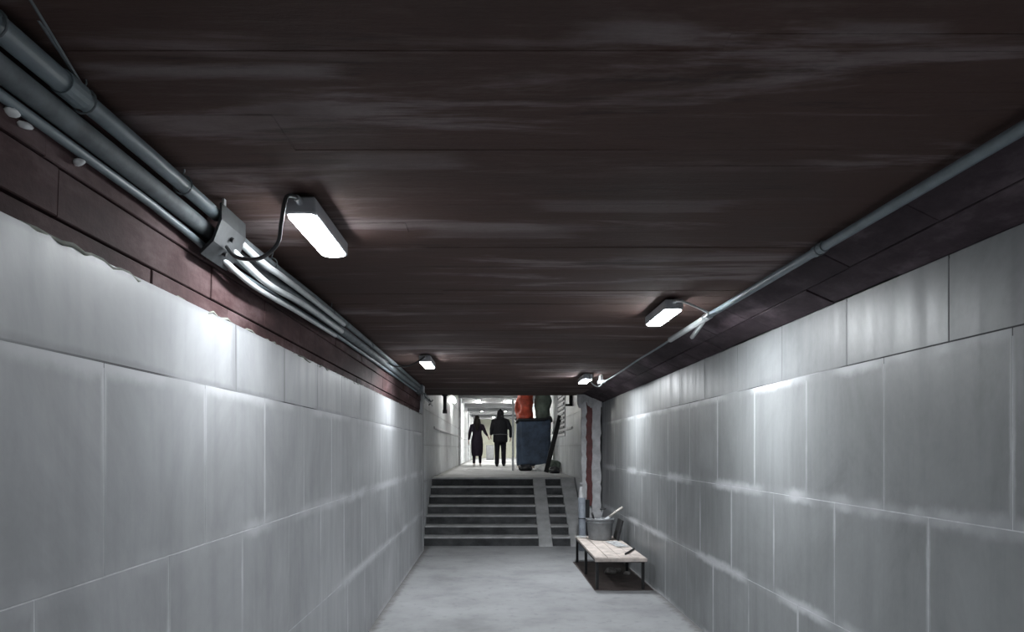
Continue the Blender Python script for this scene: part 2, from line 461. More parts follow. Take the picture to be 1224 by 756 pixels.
# ---------------------------------------------------------------- stairs
def flight(name, label, x0, x1):
    r = link(name, None, None, (x0, ST_Y, 0)); tag(r, label, kind='structure')
    for i in range(NST):
        y = ST_Y+i*ST_T; z0, z1 = i*ST_H, (i+1)*ST_H
        s = obj('step', box(x0, x1, y, YU+.02, z0 if i else -.02, z1-.03), 'riser', r)
        bb = box(x0, x1, y-.018, y+ST_T+.0 if i < NST-1 else y+.42, z1-.03, z1+.001*(i == NST-1), .006)
        obj('tread', bb, 'tread', s)
    return r
flight('staircase', 'wide flight of seven dark steps with pale treads', XUL+.005, .73)
flight('staircase', 'narrow flight of dark steps between the two ramps', .955, 1.245)
def ramp(label, x0, x1, nm):
    b = prism([(ST_Y-.10, -.02), (ST_Y-.10, .01), (YU-.02, UP+.005), (YU+.3, UP+.005), (YU+.3, -.02)], x0, x1, axis='x')
    bmesh.ops.bevel(b, geom=b.edges[:], offset=.008, segments=1, affect='EDGES')
    return tag(obj(nm, b, 'ramp', loc=((x0+x1)/2, ST_Y, 0)), label, kind='structure')
ramp('pale concrete wheel ramp beside the wide steps', .73, .955, 'ramp')
ramp('pale concrete wheel ramp next to the plaster pillar', 1.245, 1.50, 'ramp')

# ---------------------------------------------------------------- plaster pillar with maroon strip
px0, px1, py = 1.44, 1.80, 12.36
pil = thing('pillar', (1.62, py+.2, 0), 'flaking white plaster pillar with a maroon painted strip', 'pillar')
obj('core', box(1.50, 1.78, py+.10, py+.38, 0, 2.49, .01), 'plaster', pil)
obj('painted_strip', box(1.545, 1.655, py+.03, py+.12, .62, 2.36, .006), 'red_post', pil)
def flank(x0, x1, z0, z1, seed, taper=0):
    b = bmesh.new(); n = 34; m = 3; rr = random.Random(seed); V = []
    for i in range(n+1):
        z = z0+(z1-z0)*i/n
        o0, o1 = rr.uniform(-.012, .012), rr.uniform(-.012, .012)
        ring = [(x0+o0, py+.01), (x1+o1, py), (x1+o1*.5, py+.11), (x0+o0, py+.11)]
        V.append([b.verts.new((a, c+rr.uniform(-.006, .006), z)) for a, c in ring])
    for i in range(n):
        for k in range(4): b.faces.new((V[i][k], V[i][(k+1)%4], V[i+1][(k+1)%4], V[i+1][k]))
    b.faces.new(V[0][::-1]); b.faces.new(V[-1]); return b
obj('plaster_edge', flank(1.475, 1.55, .0, 2.40, 1), 'plaster', pil)
obj('plaster_edge', flank(1.65, 1.79, .0, 2.40, 2), 'plaster', pil)
# torn plaster head lapping over the strip
b = bmesh.new(); rr = random.Random(9); n = 22; A = []; Bv = []; C = []; D = []
for i in range(n+1):
    x = 1.395+(1.805-1.395)*i/n
    dip = .16+.06*math.sin(i*.62)+rr.uniform(-.02, .02)+(.05 if i in (9, 10, 18, 19) else 0)
    A.append(b.verts.new((x, py-.02+rr.uniform(-.008, .008), 2.485))); Bv.append(b.verts.new((x, py-.035+rr.uniform(-.012, .012), 2.485-dip)))
    C.append(b.verts.new((x, py+.0, 2.485-dip+.02))); D.append(b.verts.new((x, py+.10, 2.485)))
for i in range(n):
    for P, Q in ((A, Bv), (Bv, C), (C, D), (D, A)): b.faces.new((P[i], P[i+1], Q[i+1], Q[i]))
b.faces.new((A[0], Bv[0], C[0], D[0])); b.faces.new((A[n], D[n], C[n], Bv[n]))
obj('plaster_head', b, 'plaster', pil)
for z in (.98, .86, .74):
    obj('bracket', box(1.44, 1.49, py-.05, py+.03, z, z+.035, .006), 'plaster', pil)

# ================================================================ LAMPS
def lamp(x, y, label, cable, group='passage ceiling lamps', dz=0.0, ln=.60, mat='lamp'):
    z = ZC+dz
    t = thing('ceiling_lamp', (x, y, z), label, 'lamp', group)
    h = ln/2; wd = .056
    b = box(x-wd, x+wd, y-h, y+h, z-.074, z-.012, .006)
    hs = obj('housing', b, 'lamp_body', t)
    # diffuser: long shallow cover with rounded ends
    prof = []
    def outline(w_, hl):
        o = []
        for sx, sy, a0 in ((1, 1, 0), (-1, 1, 90), (-1, -1, 180), (1, -1, 270)):
            for k in range(4):
                a = math.radians(a0+k*30); r = .032
                o.append((x+sx*(w_-r)+r*math.cos(a), y+sy*(hl-r)+r*math.sin(a)))
        return o
    b = bmesh.new(); R = []
    for (w_, hl, zz) in ((wd-.004, h-.006, z-.070), (wd-.005, h-.008, z-.077), (wd-.014, h-.02, z-.082)):
        R.append([b.verts.new((p[0], p[1], zz)) for p in outline(w_, hl)])
    n = len(R[0])
    for i in range(2):
        for k in range(n): b.faces.new((R[i][k], R[i][(k+1)%n], R[i+1][(k+1)%n], R[i+1][k]))
    b.faces.new(R[0]); b.faces.new(R[2][::-1])
    obj('diffuser', b, mat, t)
    for s in (-1, 1):
        obj('mounting_foot', box(x-.03, x+.03, y+s*h*.62-.02, y+s*h*.62+.02, z-.014, z+.004, .003), 'galv', hs)
    obj('cable_gland', tube([(x, y-h-.045, z-.032), (x, y-h+.005, z-.032)], [.011, .015], 10), 'lamp_body', hs)
    if cable:
        obj('cable', tube(smooth_path(cable), .0075, 7), 'cable_d' if x < 0 else 'cable_w', t, smooth=True)
    return t
lamp(-.70, 2.97, 'nearest ceiling lamp, on the left, its dark cable looping to the conduit',
     [(-.70, 2.62, 2.468), (-.72, 2.57, 2.45), (-.735, 2.56, 2.36), (-.755, 2.58, 2.29), (-.83, 2.62, 2.25), (-.93, 2.68, 2.27), (-1.01, 2.80, 2.34)], mat='lamp_dim')
lamp(-.67, 7.5, 'small far ceiling lamp on the left above the end of the pipes',
     [(-.67, 7.15, 2.468), (-.69, 7.1, 2.44), (-.80, 7.12, 2.38), (-.95, 7.2, 2.38), (-1.03, 7.3, 2.42)])
lamp(1.10, 4.80, 'right-hand ceiling lamp beside the white pipe fitting',
     [(1.10, 4.45, 2.468), (1.13, 4.40, 2.45), (1.24, 4.48, 2.43), (1.36, 4.7, 2.44), (1.41, 4.95, 2.46)], mat='lamp_strong')
lamp(1.15, 9.30, 'farthest right ceiling lamp with a white looping cable above the bench',
     [(1.15, 8.95, 2.468), (1.15, 8.88, 2.42), (1.19, 8.86, 2.35), (1.26, 8.95, 2.33), (1.32, 9.05, 2.36), (1.345, 9.2, 2.42)], mat='lamp_strong')
lamp(1.05, .0, 'ceiling lamp on the right directly over the viewer', None, mat='lamp_strong')
for k, (x, y, lab) in enumerate((( -.55, 27.2, 'nearer ceiling lamp seen over the woman in the upper passage'),
                                 (.55, 27.2, 'upper passage ceiling lamp hidden behind the hooded man'),
                                 (-.55, 34.0, 'farther ceiling lamp in the upper passage'),
                                 (.55, 34.0, 'farther right ceiling lamp in the upper passage'),
                                 (0.0, 40.5, 'last ceiling lamp before the cream end wall'))):
    lamp(x, y, lab, None, 'upper passage lamps', ZU-ZC, 1.2, 'hall_lamp')
lamp(-.45, 16.6, 'added dim fill lamp out of view above the landing', None, 'upper passage lamps', ZU-ZC, .6, 'hall_fill')  # added fill lamp, unseen from the camera, to brighten landing floor and wall
t = thing('wall_lamp', (XUL, 20.3, 2.86), 'bright wall lamp high on the white upper left wall', 'lamp')
obj('housing', box(XUL-.005, XUL+.04, 20.0, 20.6, 2.84, 2.98, .006), 'lamp_body', t)
obj('diffuser', box(XUL+.035, XUL+.09, 20.02, 20.58, 2.85, 2.97, .02, None, 2), 'hall_lamp', t)

# ================================================================ CONDUITS AND CABLES, LEFT
def pipe(name, label, cat, pts, r, mat, group=None, seg=12, smooth=True, n=6):
    p = pts if len(pts) < 3 else smooth_path(pts, n)
    o = obj(name, tube(p, r, seg), mat, loc=pts[0], smooth=smooth)
    return tag(o, label, cat, group)
c1 = thing('conduit_pipe', (-1.03, -2, 2.452), 'thick blue-grey conduit pipe along the top of the left wall', 'pipe')
obj('pipe_length', tube([(-1.030, -4, 2.450), (-1.030, 1.78, 2.452)], .027, 16), 'pipe', c1, smooth=True)
obj('coupling', tube([(-1.030, 1.76, 2.452), (-1.030, 1.84, 2.452)], .031, 16), 'pipe', c1, smooth=False)
obj('pipe_length', tube(smooth_path([(-1.030, 1.80, 2.452), (-1.028, 2.3, 2.450), (-1.03, 2.75, 2.446)]), .024, 16), 'pipe', c1, smooth=True)
obj('pipe_length', tube(smooth_path([(-1.035, 3.02, 2.430), (-1.035, 3.6, 2.435), (-1.035, 4.6, 2.45), (-1.035, 7.6, 2.462), (-1.04, 10.4, 2.465)]), .020, 12), 'pipe_old', c1, smooth=True)
cbn = thing('cable_bundle', (-1.07, 2.8, 2.385), 'bundle of dusty grey cables strapped under the thick left conduit', 'cables')
for nm, r, mat, pts in (
    ('wide_sheath', .029, 'pipe_old', [(-1.072, -4, 2.402), (-1.072, 0, 2.402), (-1.072, 1.6, 2.402), (-1.072, 2.6, 2.396), (-1.064, 3.1, 2.372), (-1.064, 3.6, 2.38), (-1.066, 5, 2.405), (-1.068, 8, 2.42), (-1.072, 10.6, 2.43)]),
    ('thin_cable', .013, 'pipe', [(-1.093, -4, 2.362), (-1.093, 1.6, 2.360), (-1.090, 2.5, 2.350), (-1.078, 3.0, 2.318), (-1.078, 3.5, 2.325), (-1.085, 5, 2.36), (-1.09, 8, 2.38), (-1.092, 10.6, 2.39)]),
    ('loose_cable', .015, 'cable_w', [(-1.03, 2.86, 2.42), (-1.00, 3.05, 2.385), (-.995, 3.25, 2.378), (-1.00, 3.5, 2.39), (-1.010, 4.0, 2.406), (-1.012, 5.0, 2.418)]),
    ('loose_cable', .015, 'cable_w', [(-1.04, 2.84, 2.375), (-1.015, 3.0, 2.335), (-1.010, 3.25, 2.315), (-1.018, 3.5, 2.325), (-1.020, 4.0, 2.352), (-1.026, 5.0, 2.370)]),
    ('loose_cable', .012, 'cable_w', [(-1.06, 2.84, 2.325), (-1.045, 3.0, 2.295), (-1.04, 3.2, 2.282), (-1.045, 3.5, 2.29), (-1.06, 4.0, 2.315), (-1.07, 5.0, 2.34)])):
    obj(nm, tube(smooth_path(pts), r, 12), mat, cbn, smooth=True)
# clamp plate gripping the bundle
t = thing('pipe_clamp', (-1.04, 2.80, 2.35), 'bent steel clamp gripping the cable bundle near the left lamp', 'clamp')
obj('plate', prism([(-1.075, 2.30), (-1.03, 2.345), (-1.000, 2.42), (-1.000, 2.475), (-.992, 2.475), (-.992, 2.415), (-1.022, 2.335), (-1.07, 2.288)], 2.70, 2.96), M['clamp'], t)
obj('strap', box(-1.004, -.996, 2.735, 2.755, 2.46, 2.508), 'galv', t)
obj('bolt', tube([(-1.012, 2.83, 2.38), (-.995, 2.83, 2.372)], .009, 6), 'steel_dk', t)
obj('bolt', tube([(-1.04, 2.83, 2.325), (-1.022, 2.83, 2.318)], .009, 6), 'steel_dk', t)
# hangers
def hanger(x, y, zt, zb, r, label, grp, mat='pipe_old'):
    t = thing('pipe_hanger', (x, y, zb), label, 'hanger', grp)
    pts = [(x+.01, y-.01, ZC+.006), (x+.006, y, (zt+zb)/2+.02), (x, y, zb+r)]
    obj('wire', tube(pts, .0025, 6), mat, t)
    ring = [(x+r*math.cos(a), y, zb+r*math.sin(a)) for a in (2*math.pi*k/14 for k in range(15))]
    obj('loop', tube(ring, .003, 6), mat, t)
    return t
for y, lab in ((1.52, 'wire hanger at the near end of the thick left conduit'), (1.86, 'wire hanger at the conduit coupling'), (2.45, 'wire hanger just before the steel clamp on the left'),):
    h_ = hanger(-1.03, y, 2.5, 2.45, .031, lab, 'left conduit hangers')
    if y == 1.86:
        for q in ((-.95, 1.50, 2.504), (-.985, 1.60, 2.504)): obj('wire', tube([(-1.02, 1.84, 2.475), q], .0035, 6), 'pipe_old', h_)
for y, lab in ((3.45, 'first wire hanger beyond the left lamp'), (4.7, 'wire hanger midway along the left bundle'), (6.2, 'wire hanger far along the left bundle')):
    hanger(-1.035, y, 2.5, 2.44, .026, lab, 'left conduit hangers')
# white plaster dabs that hold the near cables
for k, (y, z) in enumerate(((1.69, 2.345), (1.735, 2.335), (1.96, 2.335))):
    tag(obj('plaster_dab', rough_up(ball((-1.10, y, z), (.016, .022 if k < 2 else .014, .009), None, 2), .006, 40, k), 'pale', loc=(-1.10, y, z), smooth=True),
        ('nearest white plaster dab on the left masonry', 'second white plaster dab beside the nearest one', 'small white plaster dab farther along the left masonry')[k], 'plaster dab', 'plaster dabs')
# tangle at the far end of the bundle
t = thing('junction_box', (-1.03, 10.5, 2.40), 'small grey junction box with tangled cables at the pipe end', 'junction box')
obj('body', box(-1.10, -1.00, 10.45, 10.62, 2.36, 2.49, .01), 'pipe_old', t)
obj('lid', box(-1.003, -.985, 10.47, 10.60, 2.38, 2.47, .005), 'galv', t)
rr = random.Random(4)
for k in range(4):
    p = [(-1.03+rr.uniform(-.03, .02), 10.6, 2.40+.02*k)]
    for j in range(4): p.append((-1.05+rr.uniform(-.05, .1), 10.75+.32*j+rr.uniform(-.06, .06), 2.40-.03*j+rr.uniform(-.06, .05)))
    obj('tail_cable', tube(smooth_path(p), .010, 7), 'cable_w' if k % 2 else 'pipe_old', t, smooth=True)
t = thing('hanging_pipe', (-.83, 12.6, 2.18), 'short black pipe hanging from the far ceiling edge', 'pipe')
obj('pipe_length', tube([(-.83, 12.6, 2.50), (-.83, 12.6, 2.19)], .030, 12), 'steel_dk', t, smooth=True)
obj('flange', tube([(-.83, 12.6, 2.505), (-.83, 12.6, 2.475)], .05, 12), 'steel_dk', t)
obj('end_collar', tube([(-.83, 12.6, 2.24), (-.83, 12.6, 2.18)], .038, 12), 'steel_dk', t)

# ================================================================ CONDUIT, RIGHT
c2 = thing('conduit_pipe', (1.45, 2, 2.45), 'slim grey conduit pipe along the right ceiling corner', 'pipe')
obj('pipe_length', tube(smooth_path([(1.45, -4, 2.448), (1.45, 1, 2.450), (1.452, 3.3, 2.465), (1.45, 5.0, 2.474)]), .020, 14), 'pipe', c2, smooth=True)
obj('coupling', tube([(1.452, 3.24, 2.465), (1.452, 3.34, 2.465)], .0245, 14), 'pipe', c2)
t = thing('pipe_fitting', (1.42, 5.3, 2.45), 'white forked pipe fitting beside the right lamp', 'pipe fitting')
obj('main_tube', tube([(1.445, 4.98, 2.470), (1.40, 5.35, 2.440), (1.375, 5.75, 2.425)], .021, 12), 'cable_w', t, smooth=True)
obj('branch_tube', tube([(1.445, 5.05, 2.468), (1.45, 5.25, 2.425), (1.455, 5.42, 2.395)], .016, 12), 'cable_w', t, smooth=True)
obj('collar', tube([(1.447, 4.95, 2.471), (1.436, 5.03, 2.464)], .026, 12), 'galv', t)
pipe('sagging_cable', 'thin grey cable sagging from the fork towards the far right lamp', 'cable',
     [(1.375, 5.74, 2.425), (1.39, 6.3, 2.43), (1.41, 7.2, 2.445), (1.405, 8.1, 2.43), (1.37, 8.8, 2.405), (1.35, 9.2, 2.40)], .0085, 'pipe', None, 8)
t = thing('cable_bracket', (1.35, 9.25, 2.42), 'white cable bracket under the haunch near the pillar', 'bracket')
obj('sleeve', tube([(1.36, 9.10, 2.405), (1.345, 9.45, 2.43)], .024, 10), 'cable_w', t, smooth=True)
obj('tab', box(1.325, 1.365, 9.2, 9.34, 2.43, 2.502, .004), 'galv', t)
hanger(1.452, 3.29, 2.5, 2.465, .026, 'small clip holding the right conduit to the ceiling', None)

# ================================================================ BENCH AND THINGS ON IT
bx0, bx1, by0, by1, bh = 1.13, 1.70, 8.24, 10.28, .365
bn = thing('workbench', (1.42, 9.26, 0), 'low site bench with a dusty board top and black steel legs', 'bench')
lw = .032
for y in (by0+.02, (by0+by1)/2, by1-.05):
    for x in (bx0+.012, bx1-.045):
        lg = obj('leg', box(x, x+lw, y, y+lw, 0, bh-.03, .002), 'steel_dk', bn)
    obj('cross_rail', box(bx0+.012, bx1-.013, y, y+lw, bh-.06, bh-.028, .002), 'steel_dk', bn)
for x in (bx0+.012, bx1-.045):
    obj('side_rail', box(x, x+lw, by0+.02, by1-.03, bh-.06, bh-.028, .002), 'steel_dk', bn)
nb = 4; bwid = (bx1-bx0)/nb; rr = random.Random(2)
for k in range(nb):
    e0, e1 = rr.uniform(-.02, .01), rr.uniform(-.01, .02)
    b = box(bx0+k*bwid+.002, bx0+(k+1)*bwid-.002, by0+e0, by1+e1, bh-.028, bh+rr.uniform(-.002, .002), .003)
    obj('board', b, 'board', bn)
obj('front_batten', box(bx0-.005, bx1+.005, by0-.04, by0-.022, bh-.045, bh-.004, .003), 'board', bn)

# bucket
bc = (1.42, 9.88); z0 = bh+.003
t = thing('bucket', (bc[0], bc[1], z0), 'grey builders bucket on the far end of the bench', 'bucket')
b = bmesh.new(); seg = 28; V = []
for (r, z) in ((.0, 0), (.145, 0), (.150, .01), (.178, .25), (.190, .252), (.192, .275), (.176, .278), (.145, .03), (0, .03)):
    V.append([b.verts.new((bc[0]+r*math.cos(2*math.pi*k/seg), bc[1]+r*math.sin(2*math.pi*k/seg), z0+z)) for k in range(seg)])
for i in range(len(V)-1):
    for k in range(seg): b.faces.new((V[i][k], V[i][(k+1)%seg], V[i+1][(k+1)%seg], V[i+1][k]))
bmesh.ops.remove_doubles(b, verts=b.verts, dist=1e-5)
obj('shell', b, 'bucket', t)
ring = [(bc[0]+.185*math.cos(a), bc[1]+.185*math.sin(a), z0+.235) for a in (2*math.pi*k/28 for k in range(29))]
obj('rim_band', tube(ring, .008, 6), 'bucket', t)
obj('bail_handle', tube(smooth_path([(bc[0]-.188, bc[1], z0+.24), (bc[0]-.16, bc[1]-.12, z0+.275), (bc[0], bc[1]-.19, z0+.285), (bc[0]+.16, bc[1]-.12, z0+.275), (bc[0]+.188, bc[1], z0+.24)]), .004, 6), 'galv', t)
obj('mixed_plaster', rough_up(loft([(bc[0], bc[1], z0+.15, .16, .16), (bc[0], bc[1], z0+.20, .155, .155)]), .012, 14), 'debris', t)
t = thing('trowel', (bc[0]+.05, bc[1], z0+.21), 'pale-handled tool leaning out of the bucket to the right', 'tool')
obj('handle', tube([(bc[0]+.12, bc[1]-.01, z0+.30), (bc[0]+.30, bc[1]-.02, z0+.43)], [.013, .017], 10), 'wood', t, smooth=True)
obj('blade', tube([(bc[0]-.02, bc[1], z0+.19), (bc[0]+.13, bc[1]-.01, z0+.307)], .02, 8, None, .25), 'galv', t)
t = thing('putty_knife', (bc[0]-.08, bc[1], z0+.21), 'dark scraper standing up in the left of the bucket', 'tool')
obj('handle', tube([(bc[0]-.085, bc[1]-.03, z0+.27), (bc[0]-.11, bc[1]-.03, z0+.36)], [.012, .016], 10), 'steel_dk', t, smooth=True)
obj('blade', tube([(bc[0]-.06, bc[1]-.03, z0+.19), (bc[0]-.087, bc[1]-.03, z0+.28)], .03, 8, None, .15), 'galv', t)
t = thing('mixing_paddle', (bc[0]+.02, bc[1]+.04, z0+.21), 'thin metal mixing rod standing in the bucket', 'tool')
obj('rod', tube([(bc[0]+.0, bc[1]+.05, z0+.18), (bc[0]+.05, bc[1]+.06, z0+.40)], .006, 8), 'galv', t)
obj('grip', tube([(bc[0]+.01, bc[1]+.06, z0+.395), (bc[0]+.09, bc[1]+.06, z0+.405)], .010, 8), 'steel_dk', t)
# folded board behind the bucket
b = box(-.012, .012, -.17, .17, 0, .27, .003)
bmesh.ops.rotate(b, verts=b.verts, cent=(0,0,0), matrix=Matrix.Rotation(math.radians(14), 3, 'Y'))
bmesh.ops.translate(b, verts=b.verts, vec=(1.635, 9.88, bh+.006))
tag(obj('float_board', b, 'char', loc=(1.635, 9.88, bh)), 'dark plasterers float leaning to the right of the bucket', 'tool')
# sheet of paper and a stick on the boards
def crumple_sheet(name, cx, cy, z, wx, wy, rot, mat, label, cat, amp=.006):
    b = bmesh.new(); n = 8; G = [[None]*(n+1) for _ in range(n+1)]; c, s = math.cos(rot), math.sin(rot)
    for i in range(n+1):
        for j in range(n+1):
            u, v = (i/n-.5)*wx, (j/n-.5)*wy
            zz = z+.004+amp*(1+noise.noise(Vector((u*9+cx, v*9, cy))))
            G[i][j] = b.verts.new((cx+u*c-v*s, cy+u*s+v*c, zz))
    for i in range(n):
        for j in range(n): b.faces.new((G[i][j], G[i+1][j], G[i+1][j+1], G[i][j+1]))
    bmesh.ops.solidify(b, geom=b.faces[:], thickness=.002)
    return tag(obj(name, b, mat, loc=(cx, cy, z), smooth=True), label, cat)
crumple_sheet('paper_sheet', 1.56, 9.35, bh, .16, .55, .12, 'pale', 'white sheet of paper on the bench in front of the bucket', 'paper')
crumple_sheet('paper_sheet', 1.20, 10.12, bh, .14, .20, -.3, 'pale', 'small pale scrap of paper at the far left bench corner', 'paper')
tag(obj('batten', tube([(1.50, 8.42, bh+.014), (1.68, 8.85, bh+.014)], .011, 6), 'steel_dk', loc=(1.59, 8.6, bh)), 'short dark rod lying on the near right of the bench', 'rod')
# rubble under the bench
for k, (x, y, s, lab) in enumerate(((1.47, 9.30, .075, 'largest crumpled plaster lump on the floor under the bench'), (1.58, 9.46, .055, 'middle plaster lump on the floor under the bench'), (1.66, 9.22, .045, 'smallest plaster lump on the floor under the bench by the wall'))):
    tag(obj('plaster_lump', lump((x, y, 0), (s, s*.8, s*.7), s*.35, 14, k, 2), 'debris', loc=(x, y, 0)), lab, 'rubble', 'plaster lumps under the bench')
# flat dark brown sheet that paints the bench's shadow onto the floor
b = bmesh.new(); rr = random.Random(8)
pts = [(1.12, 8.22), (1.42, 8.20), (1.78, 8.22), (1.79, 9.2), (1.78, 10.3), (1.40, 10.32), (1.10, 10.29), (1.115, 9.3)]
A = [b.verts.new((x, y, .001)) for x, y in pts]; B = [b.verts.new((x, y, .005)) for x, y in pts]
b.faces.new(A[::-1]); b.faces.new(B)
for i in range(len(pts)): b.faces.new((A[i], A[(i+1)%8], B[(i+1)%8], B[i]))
tag(obj('bench_shade_sheet', b, simple('bench_shade_brown', (.075, .058, .055), .8, 0, .35, 6), loc=(1.42, 9.26, 0)), 'dark brown sheet standing in for the shadow beneath the bench', 'sheet')
# upright roll by the pillar
t = thing('membrane_roll', (1.36, 11.45, 0), 'upright blue-grey roll standing behind the bench by the pillar', 'roll')
obj('roll_body', rough_up(tube([(1.375, 11.45, 0.003), (1.375, 11.45, .3), (1.37, 11.46, .60), (1.365, 11.47, .82)], .058, 16), .006, 8), 'roll', t, smooth=True)
obj('torn_end', rough_up(tube([(1.365, 11.47, .80), (1.36, 11.48, .90), (1.355, 11.48, .99)], [.05, .036, .02], 10), .010, 20), 'plaster', t)
obj('tie', tube([(1.375+.061*math.cos(a), 11.45+.061*math.sin(a), .5) for a in (2*math.pi*k/18 for k in range(19))], .006, 6), 'steel_dk', t)
tag(obj('floor_rod', box(1.44, 1.50, 11.55, 11.61, 0.001, .78, .006), 'char', loc=(1.47, 11.58, 0)), 'dark upright post beside the blue-grey roll', 'post')

# ================================================================ UPPER LANDING: BIN, SACKS, CLUTTER
bn = thing('tarpaulin_bin', (1.0, 18.6, UP), 'tall navy tarpaulin waste bin at the top of the steps', 'bin')
b = bmesh.new(); n = 64; H = 16; V = []; rr = random.Random(21)
for j in range(H+1):
    z = UP+.12+1.14*j/H; row = []
    for k in range(n):
        a = 2*math.pi*k/n; ca, sa = math.cos(a), math.sin(a)
        e = .22; sx = math.copysign(abs(ca)**e, ca); sy = math.copysign(abs(sa)**e, sa)
        f = 1+.018*math.sin(k*1.9+j*.3)+.015*noise.noise(Vector((ca*3, sa*3, j*.35)))-.03*(1-j/H)
        row.append(b.verts.new((1.0+.425*sx*f, 18.65+.38*sy*f, z+.02*noise.noise(Vector((ca*2, sa*2, j))))))
    V.append(row)
for j in range(H):
    for k in range(n): b.faces.new((V[j][k], V[j][(k+1)%n], V[j+1][(k+1)%n], V[j+1][k]))
b.faces.new(V[0][::-1]); b.faces.new(V[-1])
obj('tarpaulin_body', b, 'tarp', bn, smooth=True)
rim = []
for k in range(49):
    a = 2*math.pi*k/48; ca, sa = math.cos(a), math.sin(a); e = .22
    rim.append((1.0+.435*math.copysign(abs(ca)**e, ca), 18.65+.39*math.copysign(abs(sa)**e, sa), UP+1.255-.04*math.sin(a*2+.6)+.02*math.sin(a*5)))
obj('rim', tube(rim, .038, 8), 'tarp_dk', bn, smooth=True)
pal = obj('pallet', box(.60, 1.42, 18.3, 19.0, UP+.06, UP+.13, .008), 'board', bn)
for x in (.66, 1.38):
    for y in (18.34, 18.94):
        obj('wheel', tube([(x-.02, y, UP+.045), (x+.02, y, UP+.045)], .045, 14), 'tarp_dk', pal)
t = tag(obj('frame_post', box(.455, .505, 18.28, 18.33, UP, UP+1.78, .006), 'galv', loc=(.53, 18.3, UP)), 'slim pale metal post on the left of the navy bin', 'post')
def sack(name, c, r, amp, freq, seed, mat, label, cat):
    tag(obj(name, lump(c, r, amp, freq, seed, 4), mat, loc=c, smooth=True), label, cat)
sack('tarpaulin_bundle', (.775, 18.6, UP+1.275), (.21, .27, .58), .09, 5, 1, 'red', 'crumpled orange-red tarpaulin bundle heaped on the navy bin', 'bundle')
sack('rubble_sack', (1.235, 18.6, UP+1.275), (.20, .27, .58), .07, 5, 2, 'sage', 'grey-green sack standing on the right of the navy bin', 'sack')
sack('rubble_bag', (1.18, 18.02, UP), (.17, .13, .10), .05, 9, 3, 'pale', 'pale rubble bag slumped at the foot of the navy bin', 'bag')
sack('rubble_bag', (.78, 18.0, UP), (.17, .13, .10), .05, 9, 4, 'tarp_dk', 'dark rubble bag slumped at the left foot of the navy bin', 'bag')
sack('rubble_bag', (1.36, 16.75, UP), (.16, .16, .19), .05, 8, 5, 'sage', 'dark green bag under the leaning board', 'bag')
sack('rubble_bag', (1.33, 16.2, UP), (.12, .12, .09), .04, 9, 6, 'tarp_dk', 'small black bag at the edge of the landing by the pillar', 'bag')
# leaning plank
b = box(-.05, .05, -.02, .02, 0, 1.30, .004)
bmesh.ops.rotate(b, verts=b.verts, cent=(0,0,0), matrix=Matrix.Rotation(math.radians(14), 3, 'Y'))
bmesh.ops.translate(b, verts=b.verts, vec=(1.165, 16.45, UP+.014))
tag(obj('plank', b, 'char', loc=(1.165, 16.45, UP)), 'dark plank leaning against the white wall beside the navy bin', 'plank')
# wall grille on the right wall of the landing
t = thing('wall_grille', (XUR, 15.3, 2.1), 'pale slatted grille on the white wall right of the bin', 'grille')
obj('frame', box(XUR-.022, XUR+.004, 15.6, 17.2, 1.85, 2.86, .004), 'plaster', t)
for k in range(9):
    z = 1.92+.1*k
    obj('slat', box(XUR-.045, XUR-.018, 15.66, 17.14, z, z+.045, .004), 'grey_box', t)
t = thing('hanging_bracket', (1.46, 14.2, 2.4), 'dark steel bracket on the wall above the leaning plank', 'bracket')
obj('upright', box(1.455, 1.515, 14.2, 14.26, 2.40, 2.75, .004), 'steel_dk', t)
obj('arm', box(1.38, 1.50, 14.2, 14.25, 2.40, 2.44, .004), 'steel_dk', t)
t = thing('metal_cabinet', (-.12, 36, UP), 'grey sheet metal cabinet far away between the two people', 'cabinet')
obj('body', box(-.36, .02, 36, 36.4, UP, UP+.72, .01), 'grey_box', t)
obj('door', box(-.34, .0, 35.985, 36.0, UP+.05, UP+.68, .004), 'grey_box', t)

# ================================================================ PEOPLE
def chain(bm, pts, rad, seg=12, sx=1.0):
    pts = [Vector(p) for p in pts]
    tube(pts, rad, seg, bm, sx)
    for p, r in ((pts[0], rad[0]), (pts[-1], rad[-1])): ball(p, r, bm, 1)
def hand(bm, wrist, d, side, curl):
    """palm and five fingers below the wrist; d = pointing direction, side = thumb direction"""
    wv = Vector(wrist); d = Vector(d).normalized(); s = Vector(side); s = (s-d*s.dot(d)).normalized(); nrm = d.cross(s)
    c = Vector(curl); c = (c-d*c.dot(d)).normalized()
    for k in range(4):
        off = (k-1.5)*.019
        base = wv+d*.085-s*off*1.0
        chain(bm, [wv+d*.01-s*off*.5, base], [.016, .0135], 8)
        L = (.068, .078, .073, .056)[k]
        p1 = base+d*L*.45; p2 = p1+(d*.75+c*.6)*L*.32; p3 = p2+(d*.35+c*.9)*L*.28
        chain(bm, [base, p1, p2, p3], [.0105, .0098, .0090, .0080], 8)
    chain(bm, [wv+d*.02+s*.018, wv+d*.055+s*.046, wv+d*.085+s*.052+c*.01, wv+d*.108+s*.046+c*.02], [.016, .0125, .0110, .0090], 8)
